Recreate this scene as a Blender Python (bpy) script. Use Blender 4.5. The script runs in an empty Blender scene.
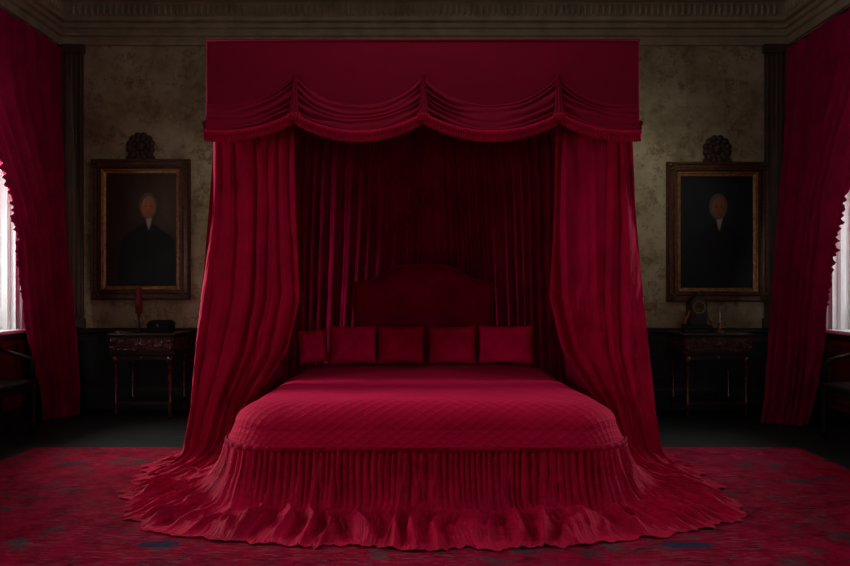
import bpy, bmesh, math, random
import numpy as np
from mathutils import Vector, noise as mn

random.seed(7)
PI = math.pi
sc = bpy.context.scene
C = sc.collection

# ------------------------------------------------------------------ helpers
def nz(x, y=0.0, z=0.0):
    return mn.noise(Vector((x, y, z)))

def link(name, me, m=None, parent=None, kind=None):
    o = bpy.data.objects.new(name, me)
    C.objects.link(o)
    if m is not None:
        for mm in (m if isinstance(m, (list, tuple)) else [m]):
            me.materials.append(mm)
    if parent is not None:
        o.parent = parent
    if kind:
        o['kind'] = kind
    return o

def tag(o, label, cat, group=None):
    o['label'] = label
    o['category'] = cat
    if group:
        o['group'] = group
    return o

def thing(name, label, cat, loc=(0, 0, 0), rz=0.0, group=None):
    o = bpy.data.objects.new(name, None)
    o.empty_display_size = 0.1
    C.objects.link(o)
    o.location = loc
    o.rotation_euler = (0, 0, rz)
    return tag(o, label, cat, group)

def grid_mesh(name, P, UV=None, smooth=True, close_u=False, col=None):
    """P: (nv, nu, 3)"""
    P = np.asarray(P, dtype=float)
    nv, nu, _ = P.shape
    me = bpy.data.meshes.new(name)
    verts = P.reshape(-1, 3)
    idx = np.arange(nv * nu).reshape(nv, nu)
    if close_u:
        idx2 = np.concatenate([idx, idx[:, :1]], 1)
    else:
        idx2 = idx
    f = np.stack([idx2[:-1, :-1], idx2[:-1, 1:], idx2[1:, 1:], idx2[1:, :-1]], -1).reshape(-1, 4)
    me.vertices.add(len(verts)); me.vertices.foreach_set('co', verts.ravel())
    me.loops.add(f.size); me.loops.foreach_set('vertex_index', f.ravel().astype(np.int32))
    me.polygons.add(len(f))
    me.polygons.foreach_set('loop_start', np.arange(0, f.size, 4, dtype=np.int32))
    me.update(calc_edges=True)
    me.validate()
    if smooth:
        me.polygons.foreach_set('use_smooth', np.ones(len(me.polygons), dtype=bool))
    if UV is not None and len(me.polygons) == len(f):
        uvl = me.uv_layers.new(name='UVMap')
        uvl.data.foreach_set('uv', np.asarray(UV, dtype=float).reshape(-1, 2)[f.ravel()].ravel())
    if col is not None:
        ca = me.color_attributes.new('Col', 'FLOAT_COLOR', 'POINT')
        cc = np.ones((nv * nu, 4)); cc[:, :3] = np.asarray(col).reshape(-1, 3)
        ca.data.foreach_set('color', cc.ravel())
    me.update()
    return me

class MB:
    """collects shapes into one mesh"""
    def __init__(s):
        s.bm = bmesh.new()
    def box(s, x0, x1, y0, y1, z0, z1, bev=0.0, seg=2):
        r = bmesh.ops.create_cube(s.bm, size=1.0)
        vs = r['verts']
        for v in vs:
            v.co = Vector(((x0 + x1) / 2 + v.co.x * (x1 - x0), (y0 + y1) / 2 + v.co.y * (y1 - y0), (z0 + z1) / 2 + v.co.z * (z1 - z0)))
        if bev > 0:
            es = list({e for v in vs for e in v.link_edges})
            bmesh.ops.bevel(s.bm, geom=es, offset=bev, segments=seg, profile=0.5, affect='EDGES')
        return s
    def lathe(s, prof, cx=0, cy=0, n=20, axis='z', cz=0):
        rings = []
        for r, z in prof:
            ring = []
            for k in range(n):
                a = 2 * PI * k / n
                if axis == 'z':
                    co = (cx + r * math.cos(a), cy + r * math.sin(a), cz + z)
                elif axis == 'y':
                    co = (cx + r * math.cos(a), cy + z, cz + r * math.sin(a))
                else:
                    co = (cx + z, cy + r * math.cos(a), cz + r * math.sin(a))
                ring.append(s.bm.verts.new(co))
            rings.append(ring)
        for a, b in zip(rings, rings[1:]):
            for k in range(n):
                f = s.bm.faces.new((a[k], a[(k + 1) % n], b[(k + 1) % n], b[k])); f.smooth = True
        for ring in (rings[0], rings[-1]):
            try: s.bm.faces.new(ring)
            except Exception: pass
        return s
    def tube(s, pts, r, n=8):
        pts = [Vector(p) for p in pts]
        rr = r if isinstance(r, (list, tuple)) else [r] * len(pts)
        rings = []
        for i, p in enumerate(pts):
            t = (pts[min(i + 1, len(pts) - 1)] - pts[max(i - 1, 0)]).normalized()
            up = Vector((0, 0, 1)) if abs(t.z) < 0.9 else Vector((0, 1, 0))
            a = t.cross(up).normalized(); b = t.cross(a).normalized()
            rings.append([s.bm.verts.new(p + (a * math.cos(2 * PI * k / n) + b * math.sin(2 * PI * k / n)) * rr[i]) for k in range(n)])
        for a, b in zip(rings, rings[1:]):
            for k in range(n):
                f = s.bm.faces.new((a[k], a[(k + 1) % n], b[(k + 1) % n], b[k])); f.smooth = True
        for ring in (rings[0], rings[-1]):
            try: s.bm.faces.new(ring)
            except Exception: pass
        return s
    def blob(s, c, r, n=8):
        rx, ry, rz = r if isinstance(r, (tuple, list)) else (r, r, r)
        res = bmesh.ops.create_uvsphere(s.bm, u_segments=n + 4, v_segments=n, radius=1)
        for v in res['verts']:
            v.co = Vector((c[0] + v.co.x * rx, c[1] + v.co.y * ry, c[2] + v.co.z * rz))
            for f in v.link_faces: f.smooth = True
        return s
    def prism(s, poly, axis, a0, a1):
        """poly: list of 2D pts in the plane of the other two axes"""
        def mk(p, a):
            if axis == 'y': return (p[0], a, p[1])
            if axis == 'x': return (a, p[0], p[1])
            return (p[0], p[1], a)
        A = [s.bm.verts.new(mk(p, a0)) for p in poly]; B = [s.bm.verts.new(mk(p, a1)) for p in poly]
        n = len(poly)
        s.bm.faces.new(A); s.bm.faces.new(B[::-1])
        for k in range(n):
            s.bm.faces.new((A[k], B[k], B[(k + 1) % n], A[(k + 1) % n]))
        return s
    def sweep(s, prof, rings_fn, closed=False, cap=False):
        """prof points -> list of corner points per profile point"""
        rows = [[s.bm.verts.new(p) for p in rings_fn(d, z)] for d, z in prof]
        for a, b in zip(rows, rows[1:]):
            m = len(a)
            for k in range(m if closed else m - 1):
                s.bm.faces.new((a[k], a[(k + 1) % m], b[(k + 1) % m], b[k]))
        if cap:
            for k in (0, -1):
                try: s.bm.faces.new([r[k] for r in rows])
                except Exception: pass
        return s
    def build(s, name, m, parent=None, kind=None):
        bmesh.ops.recalc_face_normals(s.bm, faces=s.bm.faces[:])
        me = bpy.data.meshes.new(name); s.bm.to_mesh(me); s.bm.free()
        return link(name, me, m, parent, kind)

# ------------------------------------------------------------------ materials
def newmat(name):
    m = bpy.data.materials.new(name); m.use_nodes = True
    nt = m.node_tree
    b = nt.nodes['Principled BSDF']
    return m, nt, b

def N(nt, t, **kw):
    n = nt.nodes.new(t)
    for k, v in kw.items():
        if k.startswith('i_'):
            n.inputs[k[2:].replace('_', ' ')].default_value = v
        else:
            setattr(n, k, v)
    return n

def ramp(nt, fac, stops):
    r = nt.nodes.new('ShaderNodeValToRGB')
    e = r.color_ramp.elements
    while len(e) > 1: e.remove(e[-1])
    e[0].position, e[0].color = stops[0][0], (*stops[0][1], 1)
    for p, c in stops[1:]:
        x = e.new(p); x.color = (*c, 1)
    nt.links.new(fac, r.inputs[0])
    return r.outputs[0]

def coords(nt, kind='Object', scale=(1, 1, 1)):
    tc = nt.nodes.new('ShaderNodeTexCoord')
    mp = nt.nodes.new('ShaderNodeMapping'); mp.inputs['Scale'].default_value = scale
    nt.links.new(tc.outputs[kind], mp.inputs['Vector'])
    return mp.outputs[0]

def tnoise(nt, vec, scale, detail=4, rough=0.55, dist=0.0):
    n = nt.nodes.new('ShaderNodeTexNoise')
    n.inputs['Scale'].default_value = scale; n.inputs['Detail'].default_value = detail
    n.inputs['Roughness'].default_value = rough; n.inputs['Distortion'].default_value = dist
    nt.links.new(vec, n.inputs['Vector'])
    return n.outputs['Fac']

def math_n(nt, op, a, b=None, clamp=False):
    n = nt.nodes.new('ShaderNodeMath'); n.operation = op; n.use_clamp = clamp
    for i, v in enumerate((a, b)):
        if v is None: continue
        if isinstance(v, (int, float)): n.inputs[i].default_value = v
        else: nt.links.new(v, n.inputs[i])
    return n.outputs[0]

def mixc(nt, fac, a, b):
    n = nt.nodes.new('ShaderNodeMix'); n.data_type = 'RGBA'
    for i, v in ((0, fac), (6, a), (7, b)):
        if isinstance(v, (int, float)): n.inputs[i].default_value = v
        elif isinstance(v, tuple): n.inputs[i].default_value = (*v, 1)
        else: nt.links.new(v, n.inputs[i])
    return n.outputs[2]

def bump(nt, b, h, strength=0.3, dist=0.01):
    n = nt.nodes.new('ShaderNodeBump'); n.inputs['Strength'].default_value = strength; n.inputs['Distance'].default_value = dist
    nt.links.new(h, n.inputs['Height']); nt.links.new(n.outputs[0], b.inputs['Normal'])

def plain(name, col, rough=0.6, metal=0.0, nscale=0, namt=0.15, coat=0.0, spec=0.5, bmp=0.0):
    m, nt, b = newmat(name)
    b.inputs['Roughness'].default_value = rough; b.inputs['Metallic'].default_value = metal
    b.inputs['Coat Weight'].default_value = coat; b.inputs['Specular IOR Level'].default_value = spec
    if nscale:
        f = tnoise(nt, coords(nt), nscale, 5)
        lo = tuple(c * (1 - namt) for c in col); hi = tuple(min(1, c * (1 + namt)) for c in col)
        nt.links.new(ramp(nt, f, [(0.3, lo), (0.7, hi)]), b.inputs['Base Color'])
        if bmp: bump(nt, b, f, bmp, 0.005)
    else:
        b.inputs['Base Color'].default_value = (*col, 1)
    return m

def velvet(name, col, sheen=0.35, tint=(1, 0.05, 0.22), wr=0.35, wscale=9.0, quilt=False, dark=0.55, rough=0.8, streak=0.0):
    """crushed silk velvet, crimson; the bump uses the sheet's own metres"""
    m, nt, b = newmat(name)
    uv = coords(nt, 'UV')
    f = tnoise(nt, uv, 3.0, 5, 0.6)
    lo = tuple(c * dark for c in col)
    nt.links.new(ramp(nt, f, [(0.3, lo), (0.68, col)]), b.inputs['Base Color'])
    b.inputs['Roughness'].default_value = rough
    b.inputs['Specular IOR Level'].default_value = 0.06
    b.inputs['Sheen Weight'].default_value = sheen
    b.inputs['Sheen Roughness'].default_value = 0.45
    b.inputs['Sheen Tint'].default_value = (*tint, 1)
    h = tnoise(nt, uv, wscale, 6, 0.62, 0.5)
    fine = tnoise(nt, uv, 160, 2)
    h = math_n(nt, 'ADD', h, math_n(nt, 'MULTIPLY', fine, 0.06))
    if streak:
        st = tnoise(nt, coords(nt, 'UV', (26, 1.6, 1)), 1.0, 5, 0.65, 0.8)
        h = math_n(nt, 'ADD', h, math_n(nt, 'MULTIPLY', st, streak))
    if quilt:
        s = nt.nodes.new('ShaderNodeSeparateXYZ'); nt.links.new(uv, s.inputs[0])
        k = PI / 0.075
        a = math_n(nt, 'ABSOLUTE', math_n(nt, 'SINE', math_n(nt, 'MULTIPLY', math_n(nt, 'ADD', s.outputs[0], s.outputs[1]), k)))
        c = math_n(nt, 'ABSOLUTE', math_n(nt, 'SINE', math_n(nt, 'MULTIPLY', math_n(nt, 'SUBTRACT', s.outputs[0], s.outputs[1]), k)))
        q = math_n(nt, 'POWER', math_n(nt, 'MULTIPLY', a, c), 0.4)
        h = math_n(nt, 'ADD', math_n(nt, 'MULTIPLY', h, 0.8), math_n(nt, 'MULTIPLY', q, 0.55))
    bump(nt, b, h, wr, 0.045 if streak > 1 else 0.02)
    return m

RED = (0.36, 0.0012, 0.022)
M = {}
M['quilt'] = velvet('crimson_quilted_velvet', (0.38, 0.0, 0.030), 0.16, wr=0.45, wscale=7, quilt=True, dark=0.8)
M['drape'] = velvet('crimson_drape_velvet', (0.37, 0.0, 0.031), 0.18, wr=0.45, wscale=10, dark=0.65, streak=0.6)
M['inner'] = velvet('wine_drape_velvet', (0.46, 0.0, 0.058), 0.02, wr=0.35, wscale=10)
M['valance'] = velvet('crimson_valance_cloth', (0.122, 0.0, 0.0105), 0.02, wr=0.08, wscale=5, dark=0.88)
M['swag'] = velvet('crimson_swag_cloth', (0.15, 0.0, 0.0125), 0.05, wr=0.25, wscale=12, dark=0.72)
M['fringe'] = velvet('crimson_fringe', (0.30, 0.0, 0.024), 0.10, wr=0.5, wscale=60, dark=0.7)
M['skirt'] = velvet('crimson_skirt_silk', (0.50, 0.0, 0.040), 0.07, wr=0.8, wscale=11, dark=0.6, rough=0.62, streak=1.6)
M['pillow'] = velvet('wine_pillow_velvet', (0.80, 0.0, 0.080), 0.05, wr=0.3, wscale=8)
M['headboard'] = velvet('wine_headboard_velvet', (0.50, 0.0, 0.048), 0.03, wr=0.2, wscale=8)
M['window_drape'] = velvet('crimson_window_drape', (0.30, 0.001, 0.058), 0.15, wr=0.5, wscale=9, streak=0.6)
_m = M['window_drape']; _nt = _m.node_tree; _b = _nt.nodes['Principled BSDF']
_t = _nt.nodes.new('ShaderNodeBsdfTranslucent'); _t.inputs['Color'].default_value = (0.75, 0.02, 0.12, 1)
_x = _nt.nodes.new('ShaderNodeMixShader'); _x.inputs[0].default_value = 0.006
_nt.links.new(_b.outputs[0], _x.inputs[1]); _nt.links.new(_t.outputs[0], _x.inputs[2]); _nt.links.new(_x.outputs[0], _nt.nodes['Material Output'].inputs['Surface'])
M['wood'] = plain('dark_mahogany', (0.018, 0.0045, 0.004), 0.35, nscale=6, namt=0.4, coat=0.2)
M['carve'] = plain('polished_mahogany_carving', (0.045, 0.011, 0.008), 0.24, nscale=20, namt=0.4, coat=0.4)
M['ebony'] = plain('black_stained_wood', (0.012, 0.009, 0.009), 0.6, nscale=6, namt=0.3, spec=0.2)
M['gilt'] = plain('aged_gilt_wood', (0.34, 0.18, 0.065), 0.42, metal=0.5, nscale=25, namt=0.5, bmp=0.2)
M['giltdark'] = plain('dark_gilt_wood', (0.080, 0.032, 0.014), 0.45, metal=0.25, nscale=25, namt=0.5, bmp=0.2)
M['crest'] = plain('blackened_gilt_wood', (0.030, 0.014, 0.009), 0.6, nscale=20, namt=0.4)
M['dado'] = plain('black_panelling_paint', (0.009, 0.0095, 0.010), 0.5, nscale=3, namt=0.25)
M['white'] = plain('white_window_paint', (0.72, 0.74, 0.73), 0.45, nscale=5, namt=0.04)
M['cornice'] = plain('aged_plaster_cornice', (0.27, 0.225, 0.140), 0.8, nscale=5, namt=0.25, bmp=0.2)
M['pilaster'] = plain('brown_timber_casing', (0.062, 0.036, 0.020), 0.6, nscale=4, namt=0.3)
M['redpanel'] = plain('oxblood_panel_paint', (0.095, 0.010, 0.012), 0.45, nscale=4, namt=0.25)
M['brass'] = plain('dull_brass', (0.35, 0.19, 0.06), 0.35, metal=0.9, nscale=15, namt=0.25)
M['bronze'] = plain('dark_bronze', (0.007, 0.006, 0.006), 0.4, metal=0.3, nscale=15, namt=0.3)
M['redwax'] = plain('red_candle_wax', (0.16, 0.008, 0.014), 0.5, nscale=10, namt=0.15)
M['ivory'] = plain('ivory_candle_wax', (0.70, 0.64, 0.55), 0.5, nscale=10, namt=0.05)
M['dial'] = plain('aged_clock_dial', (0.045, 0.036, 0.026), 0.5, nscale=10, namt=0.15)
M['leather'] = plain('black_leather', (0.006, 0.005, 0.006), 0.6, spec=0.15, nscale=30, namt=0.3, bmp=0.2)
M['silver'] = plain('tarnished_silver', (0.55, 0.52, 0.48), 0.3, metal=0.9, nscale=12, namt=0.15)

# wallpaper: worn olive damask
m, nt, b = newmat('worn_olive_damask'); M['wallpaper'] = m
v = coords(nt, 'Object')
big = tnoise(nt, v, 2.2, 6, 0.65)
med = tnoise(nt, v, 6.0, 10, 0.78, 0.15)
fin = tnoise(nt, v, 30.0, 6, 0.75)
pat = math_n(nt, 'ADD', math_n(nt, 'MULTIPLY', med, 0.75), math_n(nt, 'MULTIPLY', fin, 0.35))
basec = ramp(nt, big, [(0.32, (0.17, 0.130, 0.070)), (0.50, (0.32, 0.275, 0.165)), (0.70, (0.43, 0.385, 0.26))])
mask = ramp(nt, pat, [(0.55, (0, 0, 0)), (0.64, (1, 1, 1))])
nt.links.new(mixc(nt, math_n(nt, 'MULTIPLY', mask, 0.75), basec, (0.12, 0.080, 0.042)), b.inputs['Base Color'])
b.inputs['Roughness'].default_value = 0.75; b.inputs['Specular IOR Level'].default_value = 0.2
bump(nt, b, pat, 0.15, 0.004)

# floor: almost black boards
m, nt, b = newmat('black_stained_boards'); M['floor'] = m
v = coords(nt, 'Object')
br = nt.nodes.new('ShaderNodeTexBrick'); nt.links.new(v, br.inputs['Vector'])
br.inputs['Scale'].default_value = 1.0; br.inputs['Brick Width'].default_value = 2.4; br.inputs['Row Height'].default_value = 0.17
br.inputs['Mortar Size'].default_value = 0.004
br.inputs['Color1'].default_value = (0.007, 0.009, 0.0088, 1); br.inputs['Color2'].default_value = (0.010, 0.0125, 0.012, 1); br.inputs['Mortar'].default_value = (0.006, 0.006, 0.006, 1)
g = tnoise(nt, coords(nt, 'Object', (1.5, 22, 1)), 2.0, 6, 0.6)
nt.links.new(mixc(nt, math_n(nt, 'MULTIPLY', g, 0.6), br.outputs[0], (0.012, 0.014, 0.013)), b.inputs['Base Color'])
nt.links.new(ramp(nt, g, [(0.2, (0.5,) * 3), (0.8, (0.75,) * 3)]), b.inputs['Roughness'])
b.inputs['Specular IOR Level'].default_value = 0.22
bump(nt, b, g, 0.15, 0.004)

# rug: crimson, distressed, grey and navy motifs
m, nt, b = newmat('distressed_crimson_rug'); M['rug'] = m
v = coords(nt, 'Object')
warp = nt.nodes.new('ShaderNodeTexNoise'); warp.inputs['Scale'].default_value = 2.2; warp.inputs['Detail'].default_value = 3
nt.links.new(v, warp.inputs['Vector'])
va = nt.nodes.new('ShaderNodeVectorMath'); va.operation = 'MULTIPLY_ADD'
nt.links.new(warp.outputs['Color'], va.inputs[0]); va.inputs[1].default_value = (0.35, 0.35, 0); nt.links.new(v, va.inputs[2])
vo = nt.nodes.new('ShaderNodeTexVoronoi'); vo.inputs['Scale'].default_value = 3.8; vo.feature = 'F1'
nt.links.new(va.outputs[0], vo.inputs['Vector'])
n1 = tnoise(nt, v, 5.5, 6, 0.7, 0.6)
n2 = tnoise(nt, coords(nt, 'Object', (1, 2.6, 1)), 22, 5, 0.75)
n3 = tnoise(nt, v, 1.1, 4, 0.6)
n4 = tnoise(nt, coords(nt, 'Object', (1, 2.2, 1)), 11, 8, 0.8, 0.4)
motif = math_n(nt, 'ADD', math_n(nt, 'MULTIPLY', vo.outputs['Distance'], 0.55), math_n(nt, 'MULTIPLY', n4, 1.3))
motif = math_n(nt, 'ADD', motif, math_n(nt, 'MULTIPLY', math_n(nt, 'SUBTRACT', n3, 0.5), 0.5))
mm = ramp(nt, motif, [(0.75, (1, 1, 1)), (0.80, (0, 0, 0))])
redc = ramp(nt, n1, [(0.3, (0.07, 0.0, 0.008)), (0.5, (0.19, 0.0, 0.017)), (0.7, (0.27, 0.001, 0.025))])
darkc = ramp(nt, n3, [(0.35, (0.018, 0.020, 0.022)), (0.55, (0.040, 0.036, 0.037)), (0.7, (0.010, 0.016, 0.028))])
c = mixc(nt, math_n(nt, 'MULTIPLY', mm, 0.8), redc, darkc)
# worn warp threads
wt = tnoise(nt, coords(nt, 'Object', (0.35, 2.0, 1)), 40, 4, 0.7)
wm = math_n(nt, 'MULTIPLY', ramp(nt, wt, [(0.50, (0, 0, 0)), (0.62, (1, 1, 1))]), ramp(nt, n3, [(0.35, (0, 0, 0)), (0.58, (0.9, 0.9, 0.9))]))
c = mixc(nt, math_n(nt, 'MULTIPLY', wm, 0.55), c, (0.14, 0.07, 0.078))
# two navy medallions and dark guard stripes along the far border
sx = nt.nodes.new('ShaderNodeSeparateXYZ'); nt.links.new(v, sx.inputs[0])
def ell(cx, cy, rx, ry):
    a = math_n(nt, 'DIVIDE', math_n(nt, 'SUBTRACT', sx.outputs[0], cx), rx)
    d = math_n(nt, 'DIVIDE', math_n(nt, 'SUBTRACT', sx.outputs[1], cy), ry)
    q = math_n(nt, 'ADD', math_n(nt, 'MULTIPLY', a, a), math_n(nt, 'MULTIPLY', d, d))
    q = math_n(nt, 'ADD', q, math_n(nt, 'MULTIPLY', math_n(nt, 'SUBTRACT', n1, 0.5), 3.0))
    q = math_n(nt, 'ADD', q, math_n(nt, 'MULTIPLY', math_n(nt, 'SUBTRACT', n2, 0.5), 3.4))
    return ramp(nt, q, [(0.8, (1, 1, 1)), (1.1, (0, 0, 0))])
for e in (ell(-1.36, 3.60, 0.125, 0.05), ell(1.36, 3.58, 0.13, 0.05)):
    c = mixc(nt, math_n(nt, 'MULTIPLY', e, 0.9), c, (0.010, 0.024, 0.050))
for y0, w in ((5.66, 0.02), (5.30, 0.025)):
    d = math_n(nt, 'ABSOLUTE', math_n(nt, 'SUBTRACT', sx.outputs[1], y0))
    st = math_n(nt, 'MULTIPLY', math_n(nt, 'LESS_THAN', d, w), ramp(nt, n2, [(0.4, (0, 0, 0)), (0.55, (0.6,) * 3)]))
    c = mixc(nt, st, c, (0.04, 0.03, 0.035))
nt.links.new(c, b.inputs['Base Color'])
b.inputs['Roughness'].default_value = 0.95; b.inputs['Specular IOR Level'].default_value = 0.03
b.inputs['Sheen Weight'].default_value = 0.0
bump(nt, b, n2, 0.5, 0.01)

# painting: vertex colours
m, nt, b = newmat('old_oil_paint'); M['paint'] = m
a = nt.nodes.new('ShaderNodeVertexColor'); a.layer_name = 'Col'
nt.links.new(a.outputs[0], b.inputs['Base Color']); b.inputs['Roughness'].default_value = 0.55
b.inputs['Specular IOR Level'].default_value = 0.25
# glass
m, nt, b = newmat('window_glass'); M['glass'] = m
tr = nt.nodes.new('ShaderNodeBsdfTransparent'); gl = nt.nodes.new('ShaderNodeBsdfGlossy'); gl.inputs['Roughness'].default_value = 0.05
fr = nt.nodes.new('ShaderNodeFresnel'); fr.inputs['IOR'].default_value = 1.3
mx = nt.nodes.new('ShaderNodeMixShader'); nt.links.new(fr.outputs[0], mx.inputs[0]); nt.links.new(tr.outputs[0], mx.inputs[1]); nt.links.new(gl.outputs[0], mx.inputs[2])
nt.links.new(mx.outputs[0], nt.nodes['Material Output'].inputs['Surface'])

# ------------------------------------------------------------------ camera
H = 1.34
cam = bpy.data.cameras.new('camera'); co = bpy.data.objects.new('camera', cam); C.objects.link(co)
co.location = (0, 0, H); co.rotation_euler = (PI / 2, 0, 0)
cam.sensor_width = 36; cam.lens = 700 / 850 * 36
cam.shift_x = 1 / 850; cam.shift_y = 3 / 850
cam.clip_start = 0.05
sc.camera = co

# ------------------------------------------------------------------ room shell
XW, YB, ZC, YF = 3.95, 7.60, 4.60, -3.0
WT = 0.50
MB().box(-XW - WT, XW + WT, YF - WT, YB + WT, -0.12, 0.0).build('floor', M['floor'], kind='structure')
MB().box(-XW - WT, XW + WT, YF - WT, YB + WT, ZC, ZC + 0.12).build('ceiling', M['cornice'], kind='structure')
MB().box(-XW - WT, XW + WT, YB, YB + WT, 0, ZC).build('wall_back', M['wallpaper'], kind='structure')
MB().box(-XW - WT, XW + WT, YF - WT, YF, 0, ZC).build('wall_front', M['wallpaper'], kind='structure')
WZ0, WZ1 = 0.92, 3.55
WINS = [(5.40, 6.83), (1.9, 3.33)]
def side_wall(name, s):
    mb = MB()
    x0, x1 = sorted((s * XW, s * (XW + WT)))
    ys = [YF, WINS[1][0], WINS[1][1], WINS[0][0], WINS[0][1], YB]
    for k in (0, 2, 4): mb.box(x0, x1, ys[k], ys[k + 1], 0, ZC)
    for k in (1, 3):
        mb.box(x0, x1, ys[k], ys[k + 1], 0, WZ0 - 0.02); mb.box(x0, x1, ys[k], ys[k + 1], WZ1, ZC)
    mb.build(name, M['wallpaper'], kind='structure')
side_wall('wall_left', -1); side_wall('wall_right', 1)

def window(name, s, y0, y1):
    """sash window in a deep white reveal, with sill and oxblood apron below"""
    root = bpy.data.objects.new(name, None); C.objects.link(root); root['kind'] = 'structure'
    root.location = (s * XW, (y0 + y1) / 2, WZ0)
    w = (y1 - y0) / 2; h = WZ1 - WZ0
    def bx(mb, d0, d1, ya, yb, za, zb, bev=0.004):   # d = depth outward from wall face
        xa, xb = sorted((s * d0, s * d1)); mb.box(xa, xb, ya, yb, za, zb, bev, 1)
    mb = MB()
    for sg in (-1, 1):
        ya, yb = sorted((sg * w, sg * (w - 0.05))); bx(mb, 0.0, WT, ya, yb, 0, h)
        for dd0, dd1, th in ((0.0, 0.018, 0.058), (0.055, 0.07, 0.064), (0.07, 0.115, 0.072), (0.115, 0.13, 0.064), (0.17, 0.19, 0.066)):
            ya, yb = sorted((sg * (w - 0.04), sg * (w - th))); bx(mb, dd0, dd1, ya, yb, 0, h - 0.04, 0.002)
        ya, yb = sorted((sg * (w + 0.09), sg * w)); bx(mb, -0.025, 0.0, ya, yb, -0.05, h + 0.09)
        ya, yb = sorted((sg * (w - 0.05), sg * (w - 0.10))); bx(mb, 0.28, 0.31, ya, yb, 0.0, h)
    bx(mb, 0, WT, -w, w, h - 0.04, h); bx(mb, -0.025, 0, -w - 0.09, w + 0.09, h, h + 0.09)
    mb.build('frame', M['white'], root)
    mb = MB(); bx(mb, -0.07, 0.40, -w - 0.06, w + 0.06, -0.035, 0.0, 0.008); mb.build('sill', M['white'], root)
    for nm, za, zb, d in (('sash', 0.0, h * 0.52, 0.32), ('sash', h * 0.50, h - 0.04, 0.38)):
        sm = MB(); iw = w - 0.05
        bx(sm, d, d + 0.05, -iw, -iw + 0.07, za, zb); bx(sm, d, d + 0.05, iw - 0.07, iw, za, zb)
        bx(sm, d, d + 0.05, -iw + 0.07, iw - 0.07, za, za + 0.08); bx(sm, d, d + 0.05, -iw + 0.07, iw - 0.07, zb - 0.06, zb)
        for k in (1, 2):
            yy = -iw + 0.07 + (2 * iw - 0.14) * k / 3; bx(sm, d + 0.01, d + 0.04, yy - 0.014, yy + 0.014, za + 0.08, zb - 0.06)
        zz = (za + zb) / 2; bx(sm, d + 0.01, d + 0.04, -iw + 0.07, iw - 0.07, zz - 0.014, zz + 0.014)
        so = sm.build('sash', M['white'], root)
        pm = MB(); bx(pm, d + 0.022, d + 0.028, -iw + 0.07, iw - 0.07, za + 0.08, zb - 0.06, 0); pm.build('pane', M['glass'], so)
    mb = MB()
    bx(mb, -0.015, 0.0, -w - 0.09, w + 0.09, -0.80, -0.035)
    for a_, b_ in ((-w, -0.03), (0.03, w)):
        bx(mb, -0.030, -0.015, a_, a_ + 0.05, -0.76, -0.10); bx(mb, -0.030, -0.015, b_ - 0.05, b_, -0.76, -0.10)
        bx(mb, -0.030, -0.015, a_ + 0.05, b_ - 0.05, -0.76, -0.71); bx(mb, -0.030, -0.015, a_ + 0.05, b_ - 0.05, -0.15, -0.10)
    mb.build('apron_panel', M['redpanel'], root)
window('window_1', -1, *WINS[0]); window('window_2', 1, *WINS[0])
window('window_3', -1, *WINS[1]); window('window_4', 1, *WINS[1])

# cornice, picture rail, chair rail, panelled dado, pilasters
prof = [(0.0, 3.945), (0.030, 3.945), (0.036, 3.975), (0.036, 3.985), (0.018, 3.99), (0.018, 4.035), (0.05, 4.045), (0.055, 4.065), (0.03, 4.07), (0.03, 4.115), (0.065, 4.125), (0.075, 4.15), (0.055, 4.155),
        (0.055, 4.175), (0.105, 4.185), (0.115, 4.215), (0.10, 4.22), (0.10, 4.375), (0.165, 4.385), (0.175, 4.405), (0.15, 4.41), (0.15, 4.425), (0.19, 4.435), (0.25, 4.475), (0.27, 4.50), (0.27, 4.535), (0.30, 4.545), (0.30, 4.60)]
def rail(prof, name, m, kind='structure'):
    objs = []
    objs.append(MB().sweep(prof, lambda d, z: [(-XW + d, YB - d, z), (XW - d, YB - d, z)]).build(name[0], m, kind=kind))
    objs.append(MB().sweep(prof, lambda d, z: [(-XW + d, YF, z), (-XW + d, YB - d, z)]).build(name[1], m, kind=kind))
    objs.append(MB().sweep(prof, lambda d, z: [(XW - d, YF, z), (XW - d, YB - d, z)]).build(name[2], m, kind=kind))
    return objs
cor = rail(prof, ('trim_1', 'trim_2', 'trim_3'), M['cornice'])
def egg(mb, f):
    mb.blob(f, (0.026, 0.02, 0.062), 6)
mb = MB()
for k in range(116):
    x = -3.75 + 7.5 * k / 115
    mb.blob((x, YB - 0.105, 4.297), (0.021, 0.035, 0.066), 5)
mb.build('egg_band', M['cornice'], cor[0])
for s, c_ in ((-1, cor[1]), (1, cor[2])):
    mb = MB()
    for k in range(50):
        mb.blob((s * (XW - 0.105), 4.2 + 3.2 * k / 49, 4.297), (0.035, 0.022, 0.066), 5)
    mb.build('egg_band', M['cornice'], c_)
ch = [(0, 0.80), (0.02, 0.80), (0.025, 0.83), (0.045, 0.845), (0.045, 0.868), (0.03, 0.88), (0, 0.885)]
rail(ch, ('trim_4', 'trim_5', 'trim_6'), M['dado'])
bb = [(0, 0.24), (0.012, 0.235), (0.02, 0.20), (0.022, 0.0)]
rail(bb, ('baseboard_back', 'baseboard_left', 'baseboard_right'), M['dado'])
mb = MB().box(-XW, XW, YB - 0.008, YB, 0.0, 0.82)
for k in range(9):
    xa = -XW + 0.10 + k * (2 * XW - 0.1) / 9; xb = xa + (2 * XW - 0.1) / 9 - 0.1
    for z_ in (0.30, 0.74): mb.box(xa, xb, YB - 0.018, YB - 0.006, z_ - 0.015, z_ + 0.015, 0.004, 1)
    for x_ in (xa, xb): mb.box(x_ - 0.015, x_ + 0.015, YB - 0.018, YB - 0.006, 0.315, 0.725, 0.004, 1)
mb.build('trim_7', M['dado'], kind='structure')
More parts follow.
